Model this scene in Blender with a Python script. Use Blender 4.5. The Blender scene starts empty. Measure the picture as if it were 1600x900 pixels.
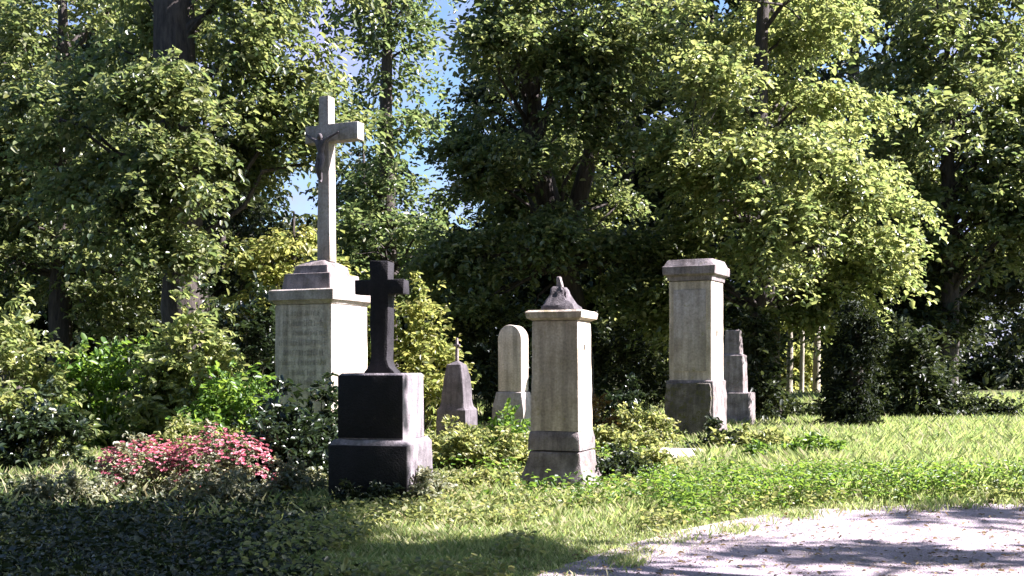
import bpy, math, random
import numpy as np
from mathutils import Vector, noise, Matrix

C = bpy.context.scene.collection
R = math.radians
F, HY, CAMZ = 1700.0, 575.0, 1.5           # focal length in photo pixels, horizon row, eye height
SUN_AZ, SUN_EL = math.atan2(0.995, -0.07), R(40)
SUN = Vector((math.sin(SUN_AZ)*math.cos(SUN_EL), math.cos(SUN_AZ)*math.cos(SUN_EL), math.sin(SUN_EL)))

def X(px, Y): return (px-800.0)/F*Y
def Z(py, Y): return CAMZ-(py-HY)/F*Y

# ------------------------------------------------------------------ materials
def new_mat(name):
    m = bpy.data.materials.new(name); m.use_nodes = True
    nt = m.node_tree; nt.nodes.clear()
    return m, nt, nt.nodes.new, nt.links.new

def ramp(N, pts):
    r = N('ShaderNodeValToRGB'); e = r.color_ramp.elements
    while len(e) < len(pts): e.new(0.5)
    for i, (p, c) in enumerate(pts):
        e[i].position = p; e[i].color = (*c, 1) if len(c) == 3 else c
    return r

def stone(name, base, dark, lichen, lich_amt=0.42, scale=1.0, rough=0.85, streak=0.5, bump=0.5):
    m, nt, N, L = new_mat(name)
    out = N('ShaderNodeOutputMaterial'); p = N('ShaderNodeBsdfPrincipled'); L(p.outputs[0], out.inputs[0])
    tc = N('ShaderNodeTexCoord')
    n1 = N('ShaderNodeTexNoise'); n1.inputs['Scale'].default_value = 2.2*scale; n1.inputs['Detail'].default_value = 9; n1.inputs['Roughness'].default_value = 0.68
    n2 = N('ShaderNodeTexNoise'); n2.inputs['Scale'].default_value = 34*scale; n2.inputs['Detail'].default_value = 5
    n3 = N('ShaderNodeTexNoise'); n3.inputs['Scale'].default_value = 6*scale; n3.inputs['Detail'].default_value = 8; n3.inputs['Roughness'].default_value = 0.75
    mp = N('ShaderNodeMapping'); mp.inputs['Scale'].default_value = (9*scale, 9*scale, 0.8*scale)
    n4 = N('ShaderNodeTexNoise'); n4.inputs['Scale'].default_value = 1.0; n4.inputs['Detail'].default_value = 6
    for n in (n1, n2, n3): L(tc.outputs['Object'], n.inputs['Vector'])
    L(tc.outputs['Object'], mp.inputs[0]); L(mp.outputs[0], n4.inputs['Vector'])
    r1 = ramp(N, [(0.34, dark), (0.6, base)]); L(n1.outputs[0], r1.inputs[0])
    r4 = ramp(N, [(0.40, (1-streak,)*3), (0.62, (1, 1, 1))]); L(n4.outputs[0], r4.inputs[0])
    mx = N('ShaderNodeMixRGB'); mx.blend_type = 'MULTIPLY'; mx.inputs[0].default_value = 0.8
    L(r1.outputs[0], mx.inputs[1]); L(r4.outputs[0], mx.inputs[2])
    r2 = ramp(N, [(0.3, (0.68,)*3), (0.7, (1.12,)*3)]); L(n2.outputs[0], r2.inputs[0])
    mg = N('ShaderNodeMixRGB'); mg.blend_type = 'MULTIPLY'; mg.inputs[0].default_value = 0.8
    L(mx.outputs[0], mg.inputs[1]); L(r2.outputs[0], mg.inputs[2])
    r3 = ramp(N, [(1-lich_amt, (0, 0, 0)), (min(1, 1.1-lich_amt), (1, 1, 1))]); L(n3.outputs[0], r3.inputs[0])
    ml = N('ShaderNodeMixRGB'); ml.inputs[2].default_value = (*lichen, 1)
    L(r3.outputs[0], ml.inputs[0]); L(mg.outputs[0], ml.inputs[1])
    L(ml.outputs[0], p.inputs['Base Color']); p.inputs['Roughness'].default_value = rough
    p.inputs['Specular IOR Level'].default_value = 0.25
    ad = N('ShaderNodeMath'); ad.operation = 'ADD'; L(n2.outputs[0], ad.inputs[0]); L(n3.outputs[0], ad.inputs[1])
    b = N('ShaderNodeBump'); b.inputs['Strength'].default_value = bump; b.inputs['Distance'].default_value = 0.02
    L(ad.outputs[0], b.inputs['Height']); L(b.outputs[0], p.inputs['Normal'])
    return m

def leaf_mat(name, cols, trans, tfac=0.45, rough=0.42, spec=0.4):
    """cols: ramp of leaf albedos picked per leaf; trans: light passing through the blade"""
    m, nt, N, L = new_mat(name)
    out = N('ShaderNodeOutputMaterial'); p = N('ShaderNodeBsdfPrincipled'); t = N('ShaderNodeBsdfTranslucent')
    mix = N('ShaderNodeMixShader'); mix.inputs[0].default_value = tfac
    g = N('ShaderNodeNewGeometry')
    n = len(cols)
    r = ramp(N, [(i/(n-1), c) for i, c in enumerate(cols)]); L(g.outputs['Random Per Island'], r.inputs[0])
    L(r.outputs[0], p.inputs['Base Color']); p.inputs['Roughness'].default_value = rough
    p.inputs['Specular IOR Level'].default_value = spec
    hv = N('ShaderNodeMixRGB'); hv.blend_type = 'MULTIPLY'; hv.inputs[0].default_value = 1
    r2 = ramp(N, [(0, (0.6, 0.7, 0.6)), (1, (1.25, 1.1, 1.0))]); L(g.outputs['Random Per Island'], r2.inputs[0])
    hv.inputs[1].default_value = (*trans, 1); L(r2.outputs[0], hv.inputs[2]); L(hv.outputs[0], t.inputs['Color'])
    L(p.outputs[0], mix.inputs[1]); L(t.outputs[0], mix.inputs[2]); L(mix.outputs[0], out.inputs[0])
    return m

def bark_mat(name, a, b, sc=1.0):
    m, nt, N, L = new_mat(name)
    out = N('ShaderNodeOutputMaterial'); p = N('ShaderNodeBsdfPrincipled'); L(p.outputs[0], out.inputs[0])
    tc = N('ShaderNodeTexCoord'); mp = N('ShaderNodeMapping'); mp.inputs['Scale'].default_value = (9*sc, 9*sc, 1.6*sc)
    n = N('ShaderNodeTexNoise'); n.inputs['Scale'].default_value = 1.6; n.inputs['Detail'].default_value = 8; n.inputs['Roughness'].default_value = 0.7
    L(tc.outputs['Object'], mp.inputs[0]); L(mp.outputs[0], n.inputs['Vector'])
    r = ramp(N, [(0.35, a), (0.65, b)]); L(n.outputs[0], r.inputs[0]); L(r.outputs[0], p.inputs['Base Color'])
    p.inputs['Roughness'].default_value = 0.9
    bu = N('ShaderNodeBump'); bu.inputs['Strength'].default_value = 0.9; bu.inputs['Distance'].default_value = 0.05
    L(n.outputs[0], bu.inputs['Height']); L(bu.outputs[0], p.inputs['Normal'])
    return m

def ground_mat(name, cols, scale, bump):
    m, nt, N, L = new_mat(name)
    out = N('ShaderNodeOutputMaterial'); p = N('ShaderNodeBsdfPrincipled'); L(p.outputs[0], out.inputs[0])
    tc = N('ShaderNodeTexCoord')
    n = N('ShaderNodeTexNoise'); n.inputs['Scale'].default_value = scale; n.inputs['Detail'].default_value = 12; n.inputs['Roughness'].default_value = 0.72
    f = N('ShaderNodeTexNoise'); f.inputs['Scale'].default_value = scale*45; f.inputs['Detail'].default_value = 4
    L(tc.outputs['Object'], n.inputs['Vector']); L(tc.outputs['Object'], f.inputs['Vector'])
    k = len(cols); r = ramp(N, [(0.3+0.4*i/(k-1), c) for i, c in enumerate(cols)]); L(n.outputs[0], r.inputs[0])
    r2 = ramp(N, [(0.32, (0.6,)*3), (0.68, (1.15,)*3)]); L(f.outputs[0], r2.inputs[0])
    mx = N('ShaderNodeMixRGB'); mx.blend_type = 'MULTIPLY'; mx.inputs[0].default_value = 0.85
    L(r.outputs[0], mx.inputs[1]); L(r2.outputs[0], mx.inputs[2]); L(mx.outputs[0], p.inputs['Base Color'])
    p.inputs['Roughness'].default_value = 0.95; p.inputs['Specular IOR Level'].default_value = 0.15
    b = N('ShaderNodeBump'); b.inputs['Strength'].default_value = bump; b.inputs['Distance'].default_value = 0.03
    L(f.outputs[0], b.inputs['Height']); L(b.outputs[0], p.inputs['Normal'])
    return m

M = {}
M['pale'] = stone('pale limestone', (0.50, 0.44, 0.41), (0.30, 0.25, 0.21), (0.22, 0.20, 0.11), 0.42, 1.0, streak=0.35)
M['white'] = stone('white marble', (0.66, 0.57, 0.49), (0.47, 0.39, 0.31), (0.32, 0.275, 0.16), 0.42, 1.0, streak=0.5, bump=0.35)
M['cream'] = stone('cream sandstone', (0.58, 0.49, 0.41), (0.40, 0.33, 0.25), (0.27, 0.235, 0.11), 0.42, 1.2, streak=0.5, bump=0.4)
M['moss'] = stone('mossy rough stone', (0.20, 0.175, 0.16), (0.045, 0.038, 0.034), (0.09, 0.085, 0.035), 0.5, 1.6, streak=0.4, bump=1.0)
M['weathered'] = stone('weathered cornice stone', (0.33, 0.28, 0.28), (0.13, 0.105, 0.10), (0.16, 0.14, 0.085), 0.42, 1.6, streak=0.45)
M['granite'] = stone('dark grey granite', (0.33, 0.29, 0.31), (0.15, 0.13, 0.14), (0.20, 0.18, 0.16), 0.38, 1.3, rough=0.7, streak=0.5)
M['slate'] = stone('dark weathered slate', (0.16, 0.14, 0.15), (0.07, 0.06, 0.065), (0.12, 0.11, 0.10), 0.38, 1.6, streak=0.4)
M['black'] = stone('black front shade', (0.016, 0.013, 0.016), (0.009, 0.008, 0.009), (0.034, 0.028, 0.026), 0.40, 1.5, rough=0.6, streak=0.2, bump=0.5)  # near black for the shade painted on the granite block fronts
M['blackrough'] = stone('blackened cross stone', (0.03, 0.027, 0.031), (0.014, 0.012, 0.015), (0.04, 0.036, 0.036), 0.36, 1.5, rough=0.75, streak=0.3)
M['ink'] = stone('worn incised lettering', (0.22, 0.19, 0.16), (0.16, 0.14, 0.12), (0.25, 0.22, 0.18), 0.3, 2)
M['bronze'] = stone('dark weathered bronze', (0.05, 0.045, 0.05), (0.02, 0.018, 0.022), (0.06, 0.08, 0.07), 0.35, 3, rough=0.5)
M['hole'] = stone('empty iron socket', (0.015, 0.012, 0.012), (0.01, 0.01, 0.01), (0.03, 0.02, 0.01), 0.3, 3)
M['bark'] = bark_mat('dark furrowed bark', (0.018, 0.013, 0.012), (0.075, 0.06, 0.052))
M['barkpale'] = bark_mat('pale smooth bark', (0.20, 0.17, 0.12), (0.40, 0.36, 0.29), 1.5)
M['stem'] = bark_mat('green brown stem', (0.03, 0.035, 0.012), (0.08, 0.07, 0.03), 3)
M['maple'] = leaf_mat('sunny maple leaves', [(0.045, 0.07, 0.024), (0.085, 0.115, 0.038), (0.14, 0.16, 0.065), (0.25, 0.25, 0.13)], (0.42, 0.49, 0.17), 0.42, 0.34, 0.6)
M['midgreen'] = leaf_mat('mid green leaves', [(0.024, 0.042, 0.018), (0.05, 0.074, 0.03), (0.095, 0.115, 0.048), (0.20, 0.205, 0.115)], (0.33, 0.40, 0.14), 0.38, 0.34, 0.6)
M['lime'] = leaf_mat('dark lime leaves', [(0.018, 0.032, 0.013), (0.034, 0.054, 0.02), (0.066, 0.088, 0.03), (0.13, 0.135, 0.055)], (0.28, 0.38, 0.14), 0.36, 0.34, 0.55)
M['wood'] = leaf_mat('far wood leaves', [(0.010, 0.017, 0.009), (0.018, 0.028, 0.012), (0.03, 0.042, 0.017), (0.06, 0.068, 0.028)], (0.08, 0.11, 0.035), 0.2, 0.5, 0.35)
M['yellow'] = leaf_mat('yellow green leaves', [(0.075, 0.10, 0.025), (0.11, 0.13, 0.035), (0.15, 0.155, 0.05), (0.20, 0.18, 0.06)], (0.46, 0.50, 0.15), 0.45)
M['yew'] = leaf_mat('dark yew needles', [(0.010, 0.016, 0.009), (0.016, 0.024, 0.012), (0.026, 0.035, 0.016)], (0.05, 0.07, 0.02), 0.15, 0.65, 0.2)
M['laurel'] = leaf_mat('glossy laurel leaves', [(0.013, 0.021, 0.011), (0.020, 0.032, 0.014), (0.034, 0.05, 0.02)], (0.06, 0.10, 0.03), 0.15, 0.3, 0.6)
M['fresh'] = leaf_mat('fresh green leaves', [(0.04, 0.085, 0.018), (0.06, 0.115, 0.024), (0.085, 0.14, 0.034)], (0.26, 0.42, 0.06), 0.4)
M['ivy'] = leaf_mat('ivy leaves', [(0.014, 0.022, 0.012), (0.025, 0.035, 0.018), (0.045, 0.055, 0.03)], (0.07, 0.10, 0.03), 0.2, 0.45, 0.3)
M['weed'] = leaf_mat('pale weed leaves', [(0.08, 0.11, 0.03), (0.13, 0.155, 0.05), (0.18, 0.185, 0.075), (0.28, 0.27, 0.16)], (0.44, 0.48, 0.16), 0.42)
M['silver'] = leaf_mat('silvery bedding leaves', [(0.12, 0.14, 0.09), (0.2, 0.21, 0.14), (0.32, 0.31, 0.23)], (0.35, 0.36, 0.18), 0.3)
M['russet'] = leaf_mat('russet bedding leaves', [(0.06, 0.03, 0.018), (0.11, 0.06, 0.02), (0.1, 0.1, 0.03)], (0.3, 0.18, 0.05), 0.3)
M['grass'] = leaf_mat('grass blades', [(0.07, 0.12, 0.03), (0.15, 0.19, 0.06), (0.24, 0.26, 0.11), (0.40, 0.37, 0.24), (0.26, 0.20, 0.11)], (0.46, 0.58, 0.2), 0.42, 0.5)
M['pink'] = leaf_mat('pink petals', [(0.40, 0.07, 0.12), (0.48, 0.13, 0.18), (0.56, 0.27, 0.30), (0.30, 0.05, 0.09)], (0.5, 0.14, 0.18), 0.35, 0.6)
M['litter'] = leaf_mat('fallen leaves', [(0.14, 0.09, 0.05), (0.22, 0.16, 0.08), (0.10, 0.06, 0.04), (0.3, 0.24, 0.13)], (0.25, 0.17, 0.06), 0.2, 0.7)
M['ground'] = ground_mat('humus ground', [(0.03, 0.022, 0.018), (0.05, 0.05, 0.02), (0.07, 0.075, 0.025)], 0.6, 0.8)
M['path'] = ground_mat('pale gravel', [(0.22, 0.18, 0.185), (0.385, 0.32, 0.355), (0.49, 0.41, 0.455)], 1.4, 1.0)

# ------------------------------------------------------------------ object helpers
def link(name, me, mat=None, parent=None):
    o = bpy.data.objects.new(name, me); C.objects.link(o)
    if mat: me.materials.append(mat)
    if parent: o.parent = parent
    return o

def tag(o, label=None, cat=None, group=None, kind=None):
    for k, v in (('label', label), ('category', cat), ('group', group), ('kind', kind)):
        if v: o[k] = v
    return o

def empty(name, loc, rz=0):
    o = bpy.data.objects.new(name, None); C.objects.link(o)
    o.empty_display_size = 0.2; o.location = loc; o.rotation_euler = (0, 0, rz)
    return o

def mesh_np(name, v, f, smooth=False):
    v = np.asarray(v, dtype=np.float32); f = np.asarray(f, dtype=np.int32)
    me = bpy.data.meshes.new(name); k = f.shape[1]; n = len(f)
    me.vertices.add(len(v)); me.vertices.foreach_set('co', v.ravel())
    me.loops.add(n*k); me.loops.foreach_set('vertex_index', f.ravel())
    me.polygons.add(n); me.polygons.foreach_set('loop_start', np.arange(0, n*k, k, dtype=np.int32))
    if smooth: me.polygons.foreach_set('use_smooth', np.ones(n, dtype=bool))
    me.update(calc_edges=True); me.validate()
    return me

def pymesh(name, v, f, sharp=None):
    me = bpy.data.meshes.new(name); me.from_pydata([tuple(p) for p in v], [], f); me.update()
    if sharp is not None:
        me.polygons.foreach_set('use_smooth', [True]*len(me.polygons)); me.set_sharp_from_angle(angle=R(sharp))
    return me

def loft(name, secs, corner=0.018, step=0.07, amp=0.006, seed=0, sub=9, freq=4.0, chip=0.0, off=(0, 0)):
    """weathered stone block lofted through (z, width, depth) sections, edges rounded and worn"""
    rows = []
    for (z0, w0, d0), (z1, w1, d1) in zip(secs[:-1], secs[1:]):
        n = max(1, int(math.hypot(z1-z0, (w1-w0)/2)/step))
        for i in range(n): t = i/n; rows.append((z0+(z1-z0)*t, w0+(w1-w0)*t, d0+(d1-d0)*t))
    rows.append(secs[-1])
    c = corner
    zt = rows[-1]; rows[-1] = (zt[0]-c*0.6, zt[1], zt[2]); rows.append((zt[0], max(0.01, zt[1]-1.4*c), max(0.01, zt[2]-1.4*c)))
    V, Fc = [], []; P = None
    for (z, w, d) in rows:
        ring = []; cc = min(c, w*0.3, d*0.3)
        cs = [(w/2-cc, -d/2+cc, -90), (w/2-cc, d/2-cc, 0), (-w/2+cc, d/2-cc, 90), (-w/2+cc, -d/2+cc, 180)]
        for i, (x, y, a) in enumerate(cs):
            for q in (0, 45, 90): ring.append((x+cc*math.cos(R(a+q)), y+cc*math.sin(R(a+q))))
            nx, ny, na = cs[(i+1) % 4]
            e0 = ring[-1]; e1 = (nx+cc*math.cos(R(na)), ny+cc*math.sin(R(na)))
            for j in range(1, sub): t = j/sub; ring.append((e0[0]+(e1[0]-e0[0])*t, e0[1]+(e1[1]-e0[1])*t))
        P = len(ring)
        for (x, y) in ring:
            q = Vector((x*freq+seed*7.3, y*freq-seed*3.1, z*freq+seed))
            k = noise.noise(q)*amp + noise.noise(q*3.1)*amp*0.5
            ln = math.hypot(x, y) or 1
            onc = (abs(x) > w/2-2.2*c and abs(y) > d/2-2.2*c)
            if chip and onc: k -= chip*max(0, noise.noise(q*1.7+Vector((9, 4, 2))))
            V.append((x+x/ln*k+off[0], y+y/ln*k+off[1], z+noise.noise(q+Vector((5, 5, 5)))*amp*0.6))
    for r in range(len(rows)-1):
        for i in range(P): j = (i+1) % P; Fc.append((r*P+i, r*P+j, (r+1)*P+j, (r+1)*P+i))
    top = (len(rows)-1)*P
    V.append((off[0], off[1], secs[-1][0])); ctr = len(V)-1
    for i in range(P): Fc.append((top+i, top+(i+1) % P, ctr))
    Fc.append(tuple(reversed(range(P))))
    return pymesh(name, V, Fc, 38)

def extrude_outline(name, pts, depth, bev=0.015, amp=0.004, seed=0):
    """an outline in x,z given thickness along y with a worn chamfer"""
    import bmesh
    bm = bmesh.new()
    a = [bm.verts.new((x, -depth/2, z)) for x, z in pts]
    f = bm.faces.new(a)
    r = bmesh.ops.extrude_face_region(bm, geom=[f]); vs = [g for g in r['geom'] if isinstance(g, bmesh.types.BMVert)]
    bmesh.ops.translate(bm, vec=(0, depth, 0), verts=vs)
    bmesh.ops.recalc_face_normals(bm, faces=bm.faces)
    es = [e for e in bm.edges if abs(e.calc_face_angle(0)) > R(50)]
    bmesh.ops.bevel(bm, geom=es, offset=bev, segments=2, profile=0.5, affect='EDGES')
    bmesh.ops.triangulate(bm, faces=[f for f in bm.faces if len(f.verts) > 4])
    for v in bm.verts:
        q = Vector(v.co)*4+Vector((seed, seed*2, 0)); v.co += Vector((noise.noise(q), noise.noise(q+Vector((3, 1, 7))), noise.noise(q+Vector((8, 2, 1)))))*amp
    me = bpy.data.meshes.new(name); bm.to_mesh(me); bm.free()
    me.polygons.foreach_set('use_smooth', [True]*len(me.polygons)); me.set_sharp_from_angle(angle=R(32))
    return me

def tubes(paths, sides=7, rough=0.0, seed=0):
    """paths: lists of (x,y,z,r) -> vertex and quad arrays"""
    V, Fc = [], []; b = 0
    for path in paths:
        P = np.array(path, dtype=float); n = len(P)
        T = np.gradient(P[:, :3], axis=0) if n > 1 else np.zeros((1, 3))
        T /= np.linalg.norm(T, axis=1)[:, None]+1e-9
        for i in range(n):
            up = np.array((0, 1.0, 0)) if abs(T[i, 2]) > 0.6 else np.array((0, 0, 1.0))
            u = np.cross(T[i], up); u /= np.linalg.norm(u)+1e-9; w = np.cross(T[i], u)
            for s in range(sides):
                a = 2*math.pi*s/sides; rr = P[i, 3]
                if rough: rr *= 1+rough*noise.noise(Vector((math.cos(a)*2+seed, math.sin(a)*2, P[i, 2]*0.9+b*0.01)))
                V.append(P[i, :3]+(u*math.cos(a)+w*math.sin(a))*rr)
        for i in range(n-1):
            for s in range(sides): t = (s+1) % sides; Fc.append((b+i*sides+s, b+i*sides+t, b+(i+1)*sides+t, b+(i+1)*sides+s))
        b += n*sides
    return np.array(V), np.array(Fc)

def curve_pts(p0, p1, r0, r1, n=7, lift=0.0, wob=0.0, rng=None):
    out = []; p0 = np.array(p0, float); p1 = np.array(p1, float)
    for i in range(n):
        t = i/(n-1); p = p0+(p1-p0)*t; p[2] += lift*4*t*(1-t)
        if rng is not None and 0 < i < n-1: p += rng.normal(0, wob, 3)
        out.append((*p, r0+(r1-r0)*t**0.8))
    return out

def leaf_arrays(pos, dirv, nor, size, aspect, rng, fold=0.16):
    """one folded diamond blade per position"""
    d = dirv/(np.linalg.norm(dirv, axis=1)[:, None]+1e-9)
    s = np.cross(d, nor); s /= np.linalg.norm(s, axis=1)[:, None]+1e-9
    n = np.cross(s, d); L = size[:, None]
    w = L*aspect*rng.uniform(0.8, 1.2, (len(pos), 1)); m = rng.uniform(0.35, 0.5, (len(pos), 1))
    tip = pos+d*L-n*L*rng.uniform(0, 0.3, (len(pos), 1)); lo = d*L*m*0.6; hi = d*L*(m+0.28); f = n*L*fold*0.8
    V = np.stack([pos, pos+lo+s*w*0.46+f, pos+hi+s*w*0.40+f, tip, pos+hi-s*w*0.40+f, pos+lo-s*w*0.46+f], axis=1)
    b = (np.arange(len(pos))*6)[:, None]
    Fc = np.concatenate([b+np.array([[0, 1, 2, 3]]), b+np.array([[0, 3, 4, 5]])], 1).reshape(-1, 4)
    return V.reshape(-1, 3), Fc

def sprays(centres, outs, rng, K, Mn, cl, leaf, aspect=0.6, droop=0.5, flat=0.45, upn=1.0, spread=0.36):
    """leafy twigs: K twigs of Mn leaves round each centre, pointing outwards and arching down"""
    Cn = len(centres)
    o = np.repeat(outs[:, None], K, 1)+rng.normal(0, 0.75, (Cn, K, 3))*np.array((1, 1, flat)); o /= np.linalg.norm(o, axis=2)[..., None]
    org = centres[:, None]+rng.normal(0, spread, (Cn, K, 3))*np.array((1, 1, flat))*cl
    Ln = cl*rng.uniform(0.5, 1.15, (Cn, K, 1))
    t = (np.arange(Mn)+rng.uniform(0, 1, (Cn, K, Mn)))/Mn
    p = org[:, :, None]+o[:, :, None]*(t*Ln)[..., None]
    p[..., 2] -= droop*(t**2)*Ln
    p += rng.normal(0, 0.055, p.shape)*cl
    side = np.cross(o, np.array((0, 0, 1.0)))[:, :, None]*np.where(np.arange(Mn) % 2, 1, -1)[None, None, :, None]
    d = o[:, :, None]*0.7+side*0.9+rng.normal(0, 0.45, p.shape); d[..., 2] -= 0.35
    nr = np.array((0, 0, upn))+rng.normal(0, 0.42, p.shape)
    p = p.reshape(-1, 3); N = len(p)
    return leaf_arrays(p, d.reshape(-1, 3), nr.reshape(-1, 3), leaf*(0.5+1.0*rng.random(N)**1.3), aspect, rng)

def tree(name, label, loc, trunk, crowns, leaf, K=12, Mn=14, cl=1.0, mat='lime', bark='bark', seed=1, group=None, droop=0.5, cat='tree', aspect=0.6, extra=None, limb_r=0.10, flat=0.45, forks=()):
    """trunk: (x,y,z,r) path local to loc; crowns: (cx,cy,cz,rx,ry,rz,n) ellipsoids of leafy boughs"""
    rng = np.random.default_rng(seed)
    root = empty(name, loc); tag(root, label, cat, group)
    cen = []
    for (cx, cy, cz, rx, ry, rz, n) in crowns:
        v = rng.normal(0, 1, (n, 3)); v /= np.linalg.norm(v, axis=1)[:, None]; v *= rng.uniform(0.12, 1, (n, 1))**0.45
        cen.append(v*np.array((rx, ry, rz))+np.array((cx, cy, cz)))
    if extra is not None: cen.append(np.asarray(extra, float))
    cen = np.concatenate(cen)
    tp = np.array(trunk)
    # smooth the trunk path
    tt = np.linspace(0, len(tp)-1, 4*len(tp)); fine = np.stack([np.interp(tt, np.arange(len(tp)), tp[:, k]) for k in range(4)], 1)
    flare = np.array([[*fine[0, :3], fine[0, 3]*1.7], [fine[0, 0], fine[0, 1], 0.12, fine[0, 3]*1.35], [fine[0, 0], fine[0, 1], 0.4, fine[0, 3]*1.08]])
    paths = [flare.tolist()+[q for q in fine.tolist() if q[2] > 0.55]]+[list(map(tuple, q)) for q in forks]
    zs = fine[:, 2]
    axis = np.stack([np.interp(cen[:, 2], zs, fine[:, k]) for k in range(2)], 1)
    outs = np.concatenate([cen[:, :2]-axis, np.zeros((len(cen), 1))], 1)+rng.normal(0, 0.3, (len(cen), 3))
    outs /= np.linalg.norm(outs, axis=1)[:, None]+1e-6; outs[:, 2] = rng.normal(0.12, 0.25, len(cen))
    nodes = []
    for i, c in enumerate(cen):
        if i % 4 == 0:
            h = np.hypot(*(c[:2]-axis[i])); zb = np.clip(c[2]-0.75*h, zs[len(zs)//3], zs[-1]*0.98)
            b = [np.interp(zb, zs, fine[:, k]) for k in range(4)]
            r0 = min(b[3]*0.6, limb_r*(0.5+0.1*h)); pth = curve_pts(b[:3], c, r0, 0.02, 7, 0.05*h, 0.05*h, rng)
            paths.append(pth); nodes += [q for q in pth[2:]]
    nodes = np.array(nodes)
    for i, c in enumerate(cen):
        if i % 4:
            dd = np.linalg.norm(nodes[:, :3]-c, axis=1); q = nodes[dd.argmin()]
            paths.append(curve_pts(q[:3], c, min(q[3]*0.7, 0.035), 0.008, 4, 0.1, 0.05, rng))
    V, Fc = tubes(paths, 10, 0.35, seed)
    link('trunk', mesh_np('trunk', V, Fc, True), M[bark], root)
    V, Fc = sprays(cen, outs, rng, K, Mn, cl, leaf, aspect, droop, flat)
    link('crown', mesh_np('crown', V, Fc), M[mat], root)
    return root

def copy_tree(o, loc, rz, sc, label, group=None):
    c = o.copy(); C.objects.link(c); c.location = loc; c.rotation_euler = (0, 0, rz); c.scale = (sc,)*3; c['label'] = label
    if group: c['group'] = group
    for ch in o.children:
        d = ch.copy(); C.objects.link(d); d.parent = c
    return c

def bush(name, label, loc, r, n, leaf, mat, seed, cat='shrub', group=None, K=7, Mn=9, cl=0.3, aspect=0.55, droop=0.2, flat=0.7, flowers=None, parent=None):
    rng = np.random.default_rng(seed)
    root = empty(name, loc); tag(root, label, cat, group)
    rx, ry, rz = r
    v = rng.normal(0, 1, (n, 3)); v /= np.linalg.norm(v, axis=1)[:, None]; v[:, 2] = np.abs(v[:, 2])
    v *= rng.uniform(0.3, 1, (n, 1))**0.5*(1+0.22*np.sin(3.1*np.arctan2(v[:, 1], v[:, 0])+seed)[:, None])
    cen = v*np.array((rx, ry, rz)); cen[:, 2] = np.maximum(cen[:, 2], 0.04)
    outs = cen/np.array((rx, ry, rz)); outs /= np.linalg.norm(outs, axis=1)[:, None]+1e-6
    paths = [curve_pts((cen[i, 0]*0.15, cen[i, 1]*0.15, -0.02), cen[i], 0.018*min(1, rz), 0.004, 5, 0.02, 0.02, rng) for i in range(0, n, 2)]
    V, Fc = tubes(paths, 5)
    link('stem', mesh_np('stem', V, Fc, True), M['stem'], root)
    V, Fc = sprays(cen, outs, rng, K, Mn, cl, leaf, aspect, droop, flat)
    V[:, 2] = np.maximum(V[:, 2], 0.006)
    link('foliage', mesh_np('foliage', V, Fc), M[mat], root)
    if flowers:
        fm, fn, fs = flowers
        u = rng.normal(0, 1, (fn, 3)); u /= np.linalg.norm(u, axis=1)[:, None]; u[:, 2] = np.abs(u[:, 2])**0.6+0.12*rng.random(fn)
        q = u*np.array((rx, ry, rz))*rng.uniform(0.9, 1.13, (fn, 1)); q = q[q[:, 2] > rz*(0.42+0.2*np.sin(q[:, 0]*9))]; u = q/np.array((rx, ry, rz)); fn = len(q); k = 5
        pos = np.repeat(q, k, 0)+rng.normal(0, fs*0.1, (fn*k, 3))
        a = np.tile(np.arange(k)*2*math.pi/k, fn)+np.repeat(rng.uniform(0, 6, fn), k)
        d = np.stack([np.cos(a), np.sin(a), np.full(fn*k, 0.25)], 1)+np.repeat(u, k, 0)*0.3
        V, Fc = leaf_arrays(pos, d, np.repeat(u, k, 0)+rng.normal(0, 0.15, (fn*k, 3)), fs*rng.uniform(0.8, 1.2, fn*k), 0.85, rng, 0.05)
        o = link('blossom', mesh_np('blossom', V, Fc), M[fm], root); o['kind'] = 'stuff'
    return root

# ------------------------------------------------------------------ ground, path
def path_poly():
    edge = [(-4.5, -6), (-2.6, -1), (-1.3, 3.5), (-0.4, 6.6), (0.30, 8.05), (0.80, 8.9), (1.5, 9.95), (2.1, 10.6), (2.75, 11.2), (3.8, 11.75), (5.0, 11.95), (7, 11.9), (12, 12.6), (30, 16)]
    back = [(30, 12), (12, 8.6), (7.5, 7.2), (5, 5), (3, 1), (1.5, -6)]
    return edge, back
PE, PB = path_poly()
PEx = np.array(PE); 
def dens(pts, n):
    P = np.array(pts, float); s = np.r_[0, np.cumsum(np.linalg.norm(np.diff(P, axis=0), axis=1))]; t = np.linspace(0, s[-1], n)
    return np.stack([np.interp(t, s, P[:, 0]), np.interp(t, s, P[:, 1])], 1)
rng0 = np.random.default_rng(5)
ED = dens(PE, 420); BD = dens(PB, 60)
for q in range(len(ED)): ED[q] += 0.14*noise.noise(Vector((q*0.33, 0, 1)))+0.13*noise.noise(Vector((q*0.9, 4, 1)))
PATH = np.concatenate([ED, BD])
def on_path(x, y):
    inside = np.zeros(len(x), bool); n = len(PATH); j = n-1
    for i in range(n):
        xi, yi = PATH[i]; xj, yj = PATH[j]
        if yi != yj:
            c = ((yi > y) != (yj > y)) & (x < (xj-xi)*(y-yi)/(yj-yi)+xi); inside ^= c
        j = i
    return inside

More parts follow.
